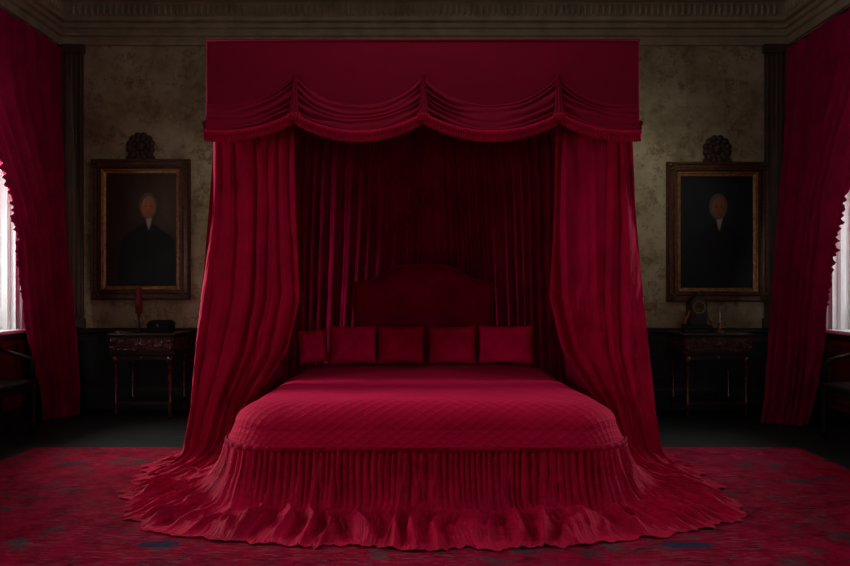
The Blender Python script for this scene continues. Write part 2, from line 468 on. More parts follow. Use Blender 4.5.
for s, nm in ((-1, 'trim_8'), (1, 'trim_9')):
    mb = MB(); xa, xb = sorted((s * XW, s * (XW - 0.008)))
    ys = [YF, WINS[1][0] - 0.09, WINS[1][1] + 0.09, WINS[0][0] - 0.09, WINS[0][1] + 0.09, YB]
    for k in (0, 2, 4): mb.box(xa, xb, ys[k], ys[k + 1], 0, 0.82)
    mb.build(nm, M['dado'], kind='structure')
for s, nm in ((-1, 'trim_10'), (1, 'trim_11')):      # fluted casing strip in each back corner
    mb = MB()
    x0 = s * XW
    def bxx(a_, b_, y0, z0, z1, bev=0.004):
        xa, xb = sorted((x0 - s * a_, x0 - s * b_)); mb.box(xa, xb, y0, YB, z0, z1, bev, 1)
    bxx(0.0, 0.26, YB - 0.018, 0.885, 3.955)
    for k in range(5): bxx(0.02 + k * 0.05, 0.04 + k * 0.05, YB - 0.034, 1.0, 3.85)
    bxx(0, 0.28, YB - 0.045, 0.885, 0.99); bxx(0, 0.28, YB - 0.045, 3.86, 3.955)
    mb.build(nm, M['pilaster'], kind='structure')

# ------------------------------------------------------------------ rug
o = MB().box(-3.20, 3.08, 1.2, 5.76, 0.0, 0.014, 0.004, 1).build('rug', M['rug'])
tag(o, 'large distressed crimson rug with grey and navy motifs under the bed', 'rug')
RZ = 0.014

# ------------------------------------------------------------------ cloth helpers
def lerp_keys(keys, v):
    """keys: list of (v, A, B, amp) ; smooth interpolation"""
    vs = [k[0] for k in keys]
    def ch(fn):
        return np.array([np.interp(v, vs, [fn(k)[j] for k in keys]) for j in range(len(fn(keys[0])))])
    return ch(lambda k: k[1]), ch(lambda k: k[2]), ch(lambda k: (k[3],))[0]

def smooth1(a, n=3):
    for _ in range(n):
        a = np.concatenate([a[:1], (a[:-2] + 2 * a[1:-1] + a[2:]) / 4, a[-1:]])
    return a

def curtain(name, keys, nf, nu, nv, seed, m, parent=None, gather=0.0, bow=None, wr=0.006, drift=0.5, sharp=0.75, zmin=None, umap=None, ripple=0.0):
    vs = np.linspace(0, 1, nv)
    kv = [k[0] for k in keys]
    A = np.stack([smooth1(np.interp(vs, kv, [k[1][j] for k in keys]), 6) for j in range(3)], 1)
    B = np.stack([smooth1(np.interp(vs, kv, [k[2][j] for k in keys]), 6) for j in range(3)], 1)
    am = smooth1(np.interp(vs, kv, [k[3] for k in keys]), 6)
    nd = [k[4] if len(k) > 4 else 0.0 for k in keys]
    fl = np.interp(vs, kv, nd)                       # 0 hanging, 1 lying on floor
    us = np.linspace(0, 1, nu)
    P = np.zeros((nv, nu, 3)); UV = np.zeros((nv, nu, 2))
    ws = [1.5 * nz(u * 3.1, seed, 0) + 0.7 * nz(u * 7.3, seed, 4) for u in us]
    amps = [0.72 + 0.55 * nz(u * nf * 0.55, seed + 3.1, 1) for u in us]
    length = 0.0
    for i, v in enumerate(vs):
        if i: length += np.linalg.norm((A[i] + B[i]) / 2 - (A[i - 1] + B[i - 1]) / 2)
        d = B[i] - A[i]; hd = Vector((d[0], d[1], 0))
        n = Vector((hd.y, -hd.x, 0)).normalized()
        n3 = np.array([n.x, n.y, 0]) * (1 - fl[i]) + np.array([0, 0, 1]) * fl[i]
        W = np.linalg.norm(d)
        for j, u in enumerate(us):
            uu = umap(u, v) if umap else u
            ph = nf * (u + 0.05 * ws[j]) + drift * nz(u * 2.2, v * 1.7, seed + 9)
            s1 = math.sin(2 * PI * ph)
            f = math.copysign(abs(s1) ** sharp, s1) * amps[j]
            f += 0.35 * math.sin(2 * PI * ph * 2.03 + 1.3 + seed) * (0.5 + nz(u * 4, v * 2, seed + 20))
            p = A[i] + d * uu
            off = am[i] * f
            if bow: off += bow(u, v)
            w = wr * (mn.fractal(Vector((u * W * 9, v * 14 + u * 5, seed)), 1.0, 2.0, 4)) * (0.4 + 1.2 * v)
            p = p + n3 * (off + w)
            if zmin is not None: p[2] = max(p[2], zmin + 0.004 * (1 + nz(u * 20, v * 20, seed)))
            P[i, j] = p; UV[i, j] = (u * W * 1.8, length)
    return link(name, grid_mesh(name, P, UV), m, parent)

# ------------------------------------------------------------------ bed
BX = -0.005
HW, YFT, HZ = 1.20, 4.10, 0.40        # hem half width, hem foot depth, hem height
bed = thing('bed', 'wide bed with padded crimson headboard and long ruffled crimson skirt under the tall canopy', 'bed', (BX, 5.4, RZ))
def at(o):   # world-space meshes under a moved parent
    o.location = (o.location.x - o.parent.location.x, o.location.y - o.parent.location.y, o.location.z - o.parent.location.z)
    return o
at(MB().box(-1.02 + BX, 1.02 + BX, 4.30, 6.56, RZ, 0.34, 0.02).build('bed_base', M['wood'], bed))
at(MB().box(-0.98 + BX, 0.98 + BX, 4.36, 6.58, 0.34, 0.575, 0.10, 4).build('mattress', M['pillow'], bed))
# headboard: padded, arched centre
nu, nv = 61, 41
P = np.zeros((nv, nu, 3)); UV = np.zeros((nv, nu, 2))
for i in range(nv):
    for j in range(nu):
        p = -1 + 2 * j / (nu - 1); q = i / (nv - 1)
        top = 1.38 + 0.16 * math.exp(-(abs(p) / 0.62) ** 4)
        x = BX + 0.66 * p; z = 0.30 + (top - 0.30) * q
        e = (1 - abs(p) ** 8) * (1 - (2 * q - 1) ** 10 if q > 0.5 else 1)
        y = 6.70 - 0.09 * max(e, 0) ** 0.5
        P[i, j] = (x, y, z); UV[i, j] = (x, z)
hb = link('headboard', grid_mesh('headboard', P, UV), M['headboard'], bed); at(hb)
mb = MB()
pts = [(BX + 0.66 * p, 6.69, 1.38 + 0.16 * math.exp(-(abs(p) / 0.62) ** 4)) for p in np.linspace(-1, 1, 50)]
mb.tube([(BX - 0.66, 6.69, 0.3)] + pts + [(BX + 0.66, 6.69, 0.3)], 0.012, 8)
mb.prism([(q[0], q[2]) for q in pts] + [(BX + 0.66, 0.10), (BX - 0.66, 0.10)], 'y', 6.69, 6.74)
at(mb.build('headboard_frame', M['headboard'], bed))

# skirt: U path along the hem
def upath(hw, yb, yf, r, n):
    """U from left back, round the foot, to right back. returns pts, normals, arc"""
    L1 = yb - (yf + r); L2 = PI / 2 * r; L3 = 2 * (hw - r)
    tot = 2 * L1 + 2 * L2 + L3
    pts, nor, arc = [], [], []
    for k in range(n):
        s = tot * k / (n - 1); arc.append(s)
        if s < L1: pts.append((-hw, yb - s)); nor.append((-1, 0))
        elif s < L1 + L2:
            a = (s - L1) / r; pts.append((-hw + r - r * math.cos(a), yf + r - r * math.sin(a))); nor.append((-math.cos(a), -math.sin(a)))
        elif s < L1 + L2 + L3: pts.append((-hw + r + s - L1 - L2, yf)); nor.append((0, -1))
        elif s < L1 + 2 * L2 + L3:
            a = (s - L1 - L2 - L3) / r; pts.append((hw - r + r * math.sin(a), yf + r - r * math.cos(a))); nor.append((math.sin(a), -math.cos(a)))
        else: pts.append((hw, yf + r + s - L1 - 2 * L2 - L3)); nor.append((1, 0))
    return np.array(pts), np.array(nor), np.array(arc)

def flare(x, y):      # the bed cover spreads a little towards the foot corners
    t = min(1, max(0, (5.6 - y) / 1.4)); t = t * t * (3 - 2 * t)
    return x * (1 + (0.065 if x > 0 else 0.035) * t)
NU, NV = 1500, 72
hp, hn, ha = upath(HW, 5.9, YFT, 0.36, NU)
hp[:, 0] = [flare(a_, b_) for a_, b_ in hp]
tot = ha[-1]
# outer floor outline, keyed on hem arc fraction
okeys = [(0.0, -1.75, 5.75), (0.07, -1.98, 5.45), (0.14, -2.00, 4.95), (0.20, -1.90, 4.50), (0.25, -1.76, 4.08), (0.29, -1.52, 3.80), (0.335, -1.12, 3.63), (0.40, -0.62, 3.55),
         (0.5, 0.0, 3.52), (0.60, 0.62, 3.54), (0.665, 1.12, 3.62), (0.71, 1.60, 3.80), (0.75, 1.86, 4.02), (0.80, 1.95, 4.45), (0.86, 1.98, 4.95), (0.93, 1.92, 5.4), (1.0, 1.75, 5.75)]
tt = ha / tot
ox = smooth1(np.interp(tt, [k[0] for k in okeys], [k[1] for k in okeys]), 400)
oy = smooth1(np.interp(tt, [k[0] for k in okeys], [k[2] for k in okeys]), 400)
P = np.zeros((NV, NU, 3)); UV = np.zeros((NV, NU, 2))
vv = np.linspace(0, 1, NV)
def sstep(a, b_, x):
    t = min(1, max(0, (x - a) / (b_ - a))); return t * t * (3 - 2 * t)
for j in range(NU):
    s = ha[j]; t = tt[j]
    edge = sstep(0.36, 0.26, t) if t < 0.5 else sstep(0.64, 0.74, t)      # 1 on the sides, 0 on the front
    edge = edge if t < 0.5 else edge
    hx, hy = hp[j]; nx, ny = hn[j]
    rag = 1 + 0.09 * nz(s * 4.3, 3.3) + (0.08 + 0.06 * edge) * nz(s * 13, 8.1) + 0.05 * nz(s * 34, 4.4)
    Ox = hx + (ox[j] - hx) * rag; Oy = hy + (oy[j] - hy) * rag
    dx, dy = Ox - hx, Oy - hy
    ph1 = s / 0.038 + 1.6 * nz(s * 2.1, 5.5) + 0.5 * nz(s * 9, 7.5)
    ph2 = s / 0.165 + 1.9 * nz(s * 2.6, 1.7)
    ph4 = s / 0.031 + 1.8 * nz(s * 3.7, 12.7)
    ph3 = s / 0.066 + 1.6 * nz(s * 3.0, 2.7)
    a2 = 0.7 + 0.6 * nz(s * 3.1, 6.6)
    a1 = 0.75 + 0.6 * nz(s * 9, 2.2)
    for i in range(NV):
        v = vv[i]
        # front profile: hangs, then lies
        if v < 0.5:
            q = v / 0.5
            gf = 0.16 * q ** 2.2; zf = HZ + (0.045 - HZ) * (q ** 1.08)
        else:
            q = (v - 0.5) / 0.5
            gf = 0.16 + 0.84 * q; zf = 0.045 - 0.025 * q
        gs = 0.10 * v + 0.90 * v ** 1.55; zs = 0.02 + (HZ - 0.02) * (1 - v) ** 2.6
        g_ = gf * (1 - edge) + gs * edge; z = zf * (1 - edge) + zs * edge
        flat = (sstep(0.40, 0.62, v)) * (1 - edge) + sstep(0.25, 0.75, v) * edge
        hang = 1 - flat
        f1 = math.sin(2 * PI * (ph1 + 0.25 * nz(s * 4, v * 3, 4)))
        f2 = 1 - 2 * abs(math.sin(PI * (ph2 + 0.35 * nz(s * 2, v * 4, 8)))) ** 0.8
        f3 = 1 - 2 * abs(math.sin(PI * (ph3 + 0.45 * nz(s * 2.4, v * 3.2, 12)))) ** 0.85
        up = min(1, v / 0.06)
        oh = hang * up * (0.0085 * f1 * a1 * (1 - 0.5 * edge) + (0.002 + 0.030 * v) * f2 * a2 + 0.012 * edge * f3)
        X = hx + dx * g_; Y = hy + dy * g_
        cr = mn.fractal(Vector((X * 7.5, Y * 7.5, 3.0 + v)), 0.9, 2.1, 4)
        cr2 = 1 - abs(mn.noise(Vector((X * 11, Y * 11, 2.0)))) * 2
        oz = flat * (edge * (0.030 * (f3 + 1) * (0.3 + 0.8 * a1) + 0.018 * (f2 + 1) * a2) + (1 - edge) * (0.044 * (f2 + 1) * a2 + 0.008 * f3 + 0.020 * cr + 0.012 * cr2) + edge * (0.022 * (1 - 2 * abs(math.sin(PI * (ph4 + 0.9 * nz(s * 3.1, v * 4.0, 42))))) * (0.5 + 0.8 * nz(s * 7, v * 5, 3)) + 0.010 * cr + 0.006 * cr2))
        oz *= (1 - 0.85 * sstep(0.80, 1.0, v))
        # sideways tumble of the heavy folds on the floor in front
        lat = flat * (0.09 * (1 - edge) * nz(s * 4.2, v * 3, 21) + 0.05 * edge * nz(s * 3, v * 4, 31))
        P[i, j] = (BX + X + nx * oh - ny * lat, Y + ny * oh + nx * lat, max(z + oz, RZ + 0.006 + 0.004 * (1 + f3)))
        UV[i, j] = (s * 1.6, v * 1.1)
at(link('bed_skirt', grid_mesh('bed_skirt', P, UV), M['skirt'], bed))

# coverlet
cov = thing('coverlet', 'quilted crimson velvet coverlet spread over the bed down to a corded hem', 'bedspread', (BX, 5.2, 0.66))
X0, YH, r0 = 0.93, 6.50, 0.11
NUq, = (420,)
ip, inn, ia = upath(X0, YH, YFT + 0.27, r0, NUq)
Rr = 0.20; TOPZ = 0.615
prof_e = list(np.linspace(0, 0.46, 30))
NT = 40
rows = NT + len(prof_e)
P = np.zeros((rows, NUq, 3)); UV = np.zeros((rows, NUq, 2))
for j in range(NUq):
    px_, py_ = ip[j]; nx, ny = inn[j]; s = ia[j]
    sy = min(max(py_, YFT + 1.0), YH); 
    for i in range(rows):
        if i < NT:
            t = i / NT; x = px_ * t; y = sy + (py_ - sy) * t; e = 0; d = 0; h = 0; X_, Y_ = x, y
        else:
            e = prof_e[i - NT]
            if e < Rr * PI / 2: h = Rr * math.sin(e / Rr); d = Rr * (1 - math.cos(e / Rr))
            else:
                h = Rr + 0.25 * (e - Rr * PI / 2); d = Rr + (e - Rr * PI / 2) * 0.97
            d = d * (TOPZ - HZ + 0.01) / (Rr + (0.46 - Rr * PI / 2) * 0.97)
            h = h * 0.27 / (Rr + 0.25 * (0.46 - Rr * PI / 2))
            corner = 1.0
            X_, Y_ = px_ + nx * h, py_ + ny * h
        # crown: rises a little in the middle and towards the pillows
        cz = 0.02 * (1 - (px_ * (min(i, NT) / NT) / X0) ** 2) + 0.012 * nz(X_ * 2.2, Y_ * 2.2, 0.4) + 0.006 * nz(X_ * 6, Y_ * 5, 1.4)
        drape = 0.010 * (e / 0.46) * math.sin(s * 9 + 2 * nz(s * 2)) if e > 0 else 0
        P[i, j] = (BX + flare(X_ + nx * drape, Y_), Y_ + ny * drape, TOPZ - d + cz * (1 - e / 0.5))
        UV[i, j] = (X_ if e == 0 else px_ + nx * (e), Y_ if e == 0 else py_ + ny * e)
qo = link('quilted_top', grid_mesh('quilted_top', P, UV), M['quilt'], cov); at(qo)
hem = P[-1][::3]
mb = MB(); mb.tube([(p[0] , p[1], p[2] + 0.002) for p in hem], 0.009, 8); at(mb.build('hem_cord', M['fringe'], cov))
mb = MB()   # ribbed band above the flounce
pts2, nn2, aa2 = upath(HW + 0.004, 6.5, YFT - 0.004, 0.37, 900)
pts2[:, 0] = [flare(a_, b_) for a_, b_ in pts2]
Pb = np.zeros((4, 900, 3)); UVb = np.zeros((4, 900, 2))
for j in range(900):
    rb = 0.004 * math.sin(aa2[j] / 0.011)
    for i, (dz, do) in enumerate(((0.0, -0.004), (-0.010, 0.006), (-0.026, 0.006), (-0.036, -0.004))):
        Pb[i, j] = (BX + pts2[j][0] + nn2[j][0] * (do + rb), pts2[j][1] + nn2[j][1] * (do + rb), HZ + 0.0 + dz); UVb[i, j] = (aa2[j], dz)
at(link('ribbed_border', grid_mesh('ribbed_border', Pb, UVb), M['fringe'], cov))

# pillows
def pillow(label, cx, cy, w, h, th, tilt, rz, roll=0.0, seed=0):
    n = 26
    P1 = np.zeros((n, 2 * n - 2, 3)); UVp = np.zeros((n, 2 * n - 2, 2))
    root = None
    for i in range(n):
        q = -1 + 2 * i / (n - 1)
        for j in range(2 * n - 2):
            side = 1 if j < n else -1
            jj = j if j < n else 2 * n - 2 - j
            p = -1 + 2 * jj / (n - 1)
            pin = 1 - 0.07 * (1 - abs(p) ** 2) * abs(q) ** 3; pin2 = 1 - 0.07 * (1 - abs(q) ** 2) * abs(p) ** 3
            t = max(0, (1 - p ** 4)) ** 0.6 * max(0, (1 - q ** 4)) ** 0.6
            y = -side * (th / 2 * t) + 0.008 * nz(p * 3, q * 3, seed + side)
            P1[i, j] = (p * w / 2 * pin2, y if 0 < jj < n - 1 else 0.008 * nz(p * 3, q * 3, seed), h / 2 + q * h / 2 * pin); UVp[i, j] = (p * w / 2 + side, q * h / 2)
    o = link('pillow', grid_mesh('pillow', P1, UVp, close_u=True), M['pillow'])
    o.location = (cx, cy, 0.648); o.rotation_euler = (-tilt, roll, rz)
    tag(o, label, 'pillow', 'pillows against the headboard')
    return o
pillow('square crimson velvet pillow just left of centre at the head of the bed', -0.205, 6.22, 0.425, 0.345, 0.13, 0.20, 0.0, 0.0, 1)
pillow('square crimson velvet pillow just right of centre, beside the dark gap', 0.25, 6.22, 0.44, 0.345, 0.13, 0.20, 0.0, 0.0, 2)
pillow('crimson pillow second from the left end of the row, at the bed head', -0.635, 6.23, 0.43, 0.345, 0.12, 0.20, 0.02, -0.01, 3)
pillow('crimson pillow at the right end of the row by the right curtain', 0.73, 6.24, 0.51, 0.345, 0.12, 0.20, -0.03, 0.01, 4)
pillow('small crimson pillow slumped at the left end of the row by the curtain', -0.985, 6.28, 0.27, 0.31, 0.11, 0.28, 0.10, -0.08, 5)

# ------------------------------------------------------------------ canopy
CY, CX0, CX1, CZ0, CZ1 = 5.10, -1.590, 1.570, 2.50, 3.13
can = thing('bed_canopy', 'tall square crimson canopy with swagged and fringed valance over the bed', 'canopy', (BX, CY, 2.4))
at(MB().box(CX0 + 0.01, CX1 - 0.01, CY + 0.02, 7.585, CZ1 - 0.05, CZ1 - 0.004, 0.004, 1).build('tester_roof', M['inner'], can))
def cloth_panel(name, pts_fn, nu, nv, m, parent):
    P = np.zeros((nv, nu, 3)); UV = np.zeros((nv, nu, 2))
    for i in range(nv):
        for j in range(nu):
            p, uv = pts_fn(j / (nu - 1), i / (nv - 1)); P[i, j] = p; UV[i, j] = uv
    return at(link(name, grid_mesh(name, P, UV), m, parent))
# flat valance wraps the front and both sides (rounded front corners)
def valp(u, v):
    L = 2.40; W = CX1 - CX0; tot_ = 2 * L + W; s = u * tot_
    if s < L: x, y = CX0, CY + L - s
    elif s < L + W: x, y = CX0 + s - L, CY
    else: x, y = CX1, CY + s - L - W
    rc = 0.02
    z = CZ1 - v * (CZ1 - 2.56 if CY + 0.03 > y else CZ1 - 2.47) + 0.003 * nz(s * 3, v * 2)
    bell = 0.004 * v ** 2
    if s < L: x -= bell
    elif s > L + W: x += bell
    else: y -= bell * 0.5
    return (x, y, z), (s, z)
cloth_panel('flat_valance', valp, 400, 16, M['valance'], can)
mb = MB()
mb.tube([(CX0, 7.5, CZ1), (CX0, CY, CZ1), (CX1, CY, CZ1), (CX1, 7.5, CZ1)], 0.010, 6)
at(mb.build('top_cord', M['valance'], can))
for x in (CX0 + 0.10, CX1 - 0.10):
    at(MB().lathe([(0.05, RZ), (0.05, 0.15), (0.03, 0.2), (0.03, 2.0), (0.03, CZ1 - 0.06)], x, CY + 0.16, 14).build('post', M['wood'], can))
J = [-0.938, -0.005, 0.975]        # joints (gathers)
SZG, SZJ, SZM = 2.885, 2.575, 2.435
def swag(xa, xb, u0, u1, seed, front=True, parent=can, zend=None):
    """catenary swag between gather points xa, xb ; only u0..u1 of it is used"""
    nu, nv = 90, 60
    P = np.zeros((nv, nu, 3)); UV = np.zeros((nv, nu, 2)); bot = []
    for j in range(nu):
        u = u0 + (u1 - u0) * j / (nu - 1)
        c4 = 4 * u * (1 - u); c4 = max(c4, 0)
        cs = c4 ** 0.80
        zt = SZG - (SZG - 2.66) * c4 ** 0.75; zb = SZJ - (SZJ - SZM - 0.0) * c4 ** 0.9
        for i in range(nv):
            v = i / (nv - 1)
            z = zt + (zb - zt) * v
            ph = 5.2 * v + 0.9 * nz(u * 1.8, v * 2.3, seed) + 0.35 * nz(u * 5, v * 4, seed + 2)
            fold = math.sin(2 * PI * ph - 0.6)
            env = math.sin(PI * min(1, v * 1.02)) ** 0.5 if v < 1 else 0
            amp = 0.014 * (0.25 + 0.85 * (1 - c4 ** 2)) * (0.75 + 0.9 * nz(v * 5, u * 3, seed))
            bel = 0.012 + 0.045 * v ** 1.3 * (0.35 + 0.65 * c4 ** 0.5)
            x = xa + (xb - xa) * u
            y = CY - bel - amp * fold * min(1, v * 8) - 0.02 * v * math.exp(-((u - 0.5) / 0.6) ** 2) - 0.003 * nz(x * 9, z * 9, seed)
            if v < 0.02: y = CY - 0.004
            P[i, j] = (BX * 0 + x, y, z); UV[i, j] = (x, v * 0.5)
        bot.append(P[-1, j].copy())
    so = at(link('swag', grid_mesh('swag', P, UV), M['swag'], parent))
    # fringe along the hem: ribbed bullion
    n = 420
    bot = np.array(bot); sarc = np.concatenate([[0], np.cumsum(np.linalg.norm(np.diff(bot, axis=0), axis=1))])
    ss = np.linspace(0, sarc[-1], n)
    bb_ = np.stack([np.interp(ss, sarc, bot[:, k]) for k in range(3)], 1)
    rowsz = [(0.022, 0.004), (0.012, 0.022), (-0.006, 0.024), (-0.018, 0.014), (-0.030, 0.012), (-0.048, 0.016), (-0.064, 0.008)]
    Pf = np.zeros((len(rowsz), n, 3)); UVf = np.zeros((len(rowsz), n, 2))
    for j in range(n):
        rib = math.sin(2 * PI * ss[j] / 0.017)
        for i, (dz, do) in enumerate(rowsz):
            k = 1.0 if i > 2 else 0.4
            jit = 0.006 * nz(ss[j] * 60, seed) if i == len(rowsz) - 1 else 0
            Pf[i, j] = (bb_[j, 0], bb_[j, 1] - do - 0.004 * rib * k, bb_[j, 2] + dz + jit); UVf[i, j] = (ss[j], dz)
    f = link('fringe', grid_mesh('fringe', Pf, UVf), M['fringe'], so)
    return so
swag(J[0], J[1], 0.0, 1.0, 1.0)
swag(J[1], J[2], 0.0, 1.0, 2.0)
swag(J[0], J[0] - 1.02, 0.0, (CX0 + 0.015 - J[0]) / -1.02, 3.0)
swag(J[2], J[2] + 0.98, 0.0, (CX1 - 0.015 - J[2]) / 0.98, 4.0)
# side valance swags
def side_fringe(s):
    n = 300
    x = (CX0 + 0.01) if s < 0 else (CX1 - 0.01)
    rowsz = [(0.022, 0.004), (0.012, 0.022), (-0.006, 0.024), (-0.018, 0.014), (-0.048, 0.016), (-0.064, 0.008)]
    P = np.zeros((len(rowsz), n, 3)); UV = np.zeros((len(rowsz), n, 2))
    for j in range(n):
        y = CY - 0.05 + 2.4 * j / (n - 1); rib = math.sin(2 * PI * y / 0.017)
        zb = 2.455 + 0.06 * abs(math.sin(PI * (y - CY - 0.4) / 0.8))
        for i, (dz, do) in enumerate(rowsz):
            P[i, j] = (x + s * (do - 0.005 + 0.004 * rib), y, zb + dz); UV[i, j] = (y, dz)
    at(link('side_fringe', grid_mesh('side_fringe', P, UV), M['fringe'], can))
side_fringe(-1); side_fringe(1)
for k, x in enumerate(J):     # fluted jabots over the gathers, ending in a tassel fringe
    nu, nv = 40, 30
    P = np.zeros((nv, nu, 3)); UV = np.zeros((nv, nu, 2))
    for i in range(nv):
        v = i / (nv - 1); w = 0.016 + 0.026 * v ** 1.5
        for j in range(nu):
            a = -1 + 2 * j / (nu - 1)
            P[i, j] = (x + w * a, CY - 0.008 - 0.05 * v - 0.020 * math.sqrt(max(0, 1 - a * a)) - 0.006 * math.cos(a * 2.5 * PI), SZG - 0.005 - v * (0.325 + 0.015 * math.cos(a * 7)))
            UV[i, j] = (a * 0.1, v * 0.3)
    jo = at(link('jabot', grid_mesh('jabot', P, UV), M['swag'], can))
    mb = MB()
    for q in range(5):
        a = -1 + 2 * q / 4
        xx = x + 0.038 * a; yy = CY - 0.060 - 0.020 * math.sqrt(max(0, 1 - a * a))
        mb.lathe([(0.004, 0.0), (0.011, -0.012), (0.008, -0.022), (0.012, -0.055), (0.002, -0.058)], xx, yy, 8, cz=SZG - 0.300)
    mb.build('tassel', M['fringe'], jo)

# bed curtains
k_l = [(0.0, (-1.555, 5.19, 2.66), (-0.965, 5.19, 2.66), 0.020), (0.25, (-1.585, 5.18, 2.0), (-0.955, 5.19, 2.0), 0.028),
       (0.48, (-1.645, 5.15, 1.25), (-0.925, 5.22, 1.25), 0.034), (0.62, (-1.675, 5.12, 0.85), (-1.03, 5.28, 0.85), 0.034), (0.75, (-1.70, 5.08, 0.45), (-1.31, 5.32, 0.45), 0.030),
       (0.86, (-1.735, 5.02, 0.14), (-1.37, 5.20, 0.20), 0.030, 0.2), (0.92, (-1.80, 4.94, 0.07), (-1.38, 5.00, 0.14), 0.026, 0.8), (1.0, (-1.90, 4.78, 0.05), (-1.48, 4.66, 0.09), 0.018, 1.0)]
def mirror(keys, jx=1.0):
    return [(k[0], (-k[2][0] + BX * 2, k[2][1], k[2][2]), (-k[1][0] + BX * 2, k[1][1], k[1][2])) + tuple(k[3:]) for k in keys]
o = curtain('bed_curtain', k_l, 6.0, 240, 220, 1.0, M['drape'], zmin=RZ + 0.01, wr=0.012, drift=0.9, sharp=1.0)
tag(o, 'front left crimson bed curtain hanging from the canopy and pooling on the rug', 'curtain', 'bed curtains')
k_r = mirror(k_l)
k_r = [(k[0], (k[1][0] + 0.02, k[1][1], k[1][2]), (k[2][0] - 0.015, k[2][1], k[2][2])) + tuple(k[3:]) for k in k_r]
o = curtain('bed_curtain', k_r, 5.0, 240, 220, 4.0, M['drape'], zmin=RZ + 0.01, wr=0.012, drift=1.1, sharp=1.0)
tag(o, 'front right crimson bed curtain hanging from the canopy and pooling on the rug', 'curtain', 'bed curtains')
k_s = [(0.0, (-1.47, 5.34, 2.95), (-1.47, 6.75, 2.95), 0.03), (0.5, (-1.45, 5.36, 1.5), (-1.38, 6.70, 1.5), 0.045),
       (0.70, (-1.37, 5.42, 1.0), (-1.29, 6.60, 1.0), 0.033), (0.86, (-1.36, 5.45, 0.5), (-1.34, 6.6, 0.5), 0.022), (1.0, (-1.40, 5.42, 0.04), (-1.40, 6.6, 0.04), 0.03)]
o = curtain('side_bed_curtain', k_s, 13, 220, 120, 7.0, M['inner'], zmin=RZ + 0.006)
tag(o, 'inner left side bed curtain in shadow between front curtain and headboard', 'curtain', 'bed curtains')
k_sr = [(k[0], (-k[1][0] + 2 * BX, k[1][1], k[1][2]), (-k[2][0] + 2 * BX, k[2][1], k[2][2])) + tuple(k[3:]) for k in k_s]
o = curtain('side_bed_curtain', k_sr, 12, 220, 120, 9.0, M['inner'], zmin=RZ + 0.006)
tag(o, 'inner right side bed curtain in shadow between front curtain and headboard', 'curtain', 'bed curtains')
def fan(u, v):
    p = 2 * u - 1
    return 0.5 + 0.5 * math.copysign(abs(p) ** (1 - 0.28 * v), p)
k_b = [(0.0, (-1.47, 6.90, 3.05), (1.46, 6.90, 3.05), 0.022), (0.35, (-1.47, 6.92, 2.1), (1.46, 6.92, 2.1), 0.035), (0.75, (-1.47, 6.94, 0.9), (1.46, 6.94, 0.9), 0.045), (1.0, (-1.47, 6.95, 0.03), (1.46, 6.95, 0.03), 0.045)]
o = curtain('canopy_back_drape', k_b, 30, 640, 110, 12.0, M['inner'], umap=fan, zmin=RZ + 0.0, drift=0.35,
            bow=lambda u, v: -0.13 * (1 - min(1, min(u, 1 - u) / 0.10)) ** 2 * -1)
tag(o, 'dark wine pleated drape hanging behind the headboard under the canopy', 'curtain', 'bed curtains')

# ------------------------------------------------------------------ window curtains
def window_curtain(s, label, keys, seed, nf):
    ks = [(k[0], (s * k[1][0], k[1][1], k[1][2]), (s * k[2][0], k[2][1], k[2][2])) + tuple(k[3:]) for k in keys]
    root = thing('window_curtain', label, 'curtain', (s * 3.72, 6.9, 0.0), group='window curtains')
    o = at(curtain('drape', ks, nf, 200, 240, seed, M['window_drape'], root, wr=0.016, drift=1.2, zmin=0.004, sharp=1.0))
    # ruched ruffle on the inner edge
    me = o.data; n = 200
    edge = [Vector(me.vertices[i * n + n - 1].co) for i in range(240)]
    prev = [Vector(me.vertices[i * n + n - 12].co) for i in range(240)]
    rows_ = 620; Pf = np.zeros((7, rows_, 3)); UVf = np.zeros((7, rows_, 2))
    for j in range(rows_):
        t = j / (rows_ - 1) * 200; i0 = int(t); f = t - i0
        e = edge[i0].lerp(edge[min(i0 + 1, 239)], f); p = prev[i0].lerp(prev[min(i0 + 1, 239)], f)
        d = (e - p); d.normalize()
        fade = max(0.12, 1 - max(0, (t - 120) / 60))
        sc_ = (0.075 + 0.045 * nz(t * 0.16, seed) + 0.03 * nz(t * 0.6, seed)) * min(1, 0.35 + fade)
        for i in range(7):
            q = i / 6
            wv = (1.5 * nz(j * 0.13, 2.2, seed) + 0.5 * math.sin(j * 0.5 + 5 * nz(j * 0.04, seed))) * 0.024 * q * fade + 0.010 * nz(j * 0.3, q * 3, seed)
            Pf[i, j] = (e.x - s * (0.012 + wv), e.y + d.y * (sc_ * q - 0.02) + 0.01 * nz(j * 0.2, 3, seed), e.z + d.z * sc_ * q - 0.035 * q * fade + 0.012 * nz(j * 0.35, 9.0))
            UVf[i, j] = (j * 0.02, q * 0.1)
    link('ruffle', grid_mesh('ruffle', Pf, UVf), M['window_drape'], root).location = o.location
    return root
KL = [(0.0, (3.80, 7.36, 3.84), (3.76, 5.30, 3.80), 0.030), (0.20, (3.80, 7.36, 3.10), (3.74, 5.65, 3.10), 0.04), (0.34, (3.78, 7.36, 2.55), (3.72, 6.06, 2.52), 0.045), (0.44, (3.76, 7.36, 2.15), (3.72, 6.30, 2.12), 0.045),
      (0.55, (3.74, 7.36, 1.75), (3.72, 6.42, 1.72), 0.05), (0.70, (3.66, 7.32, 1.2), (3.72, 6.50, 1.15), 0.055), (0.80, (3.62, 7.28, 0.85), (3.72, 6.58, 0.8), 0.055), (0.92, (3.56, 7.24, 0.3), (3.74, 6.80, 0.3), 0.05), (1.0, (3.55, 7.22, 0.02), (3.76, 6.86, 0.02), 0.05)]
window_curtain(-1, 'crimson curtain with ruffled edge swept aside at the left window', KL, 31.0, 7)
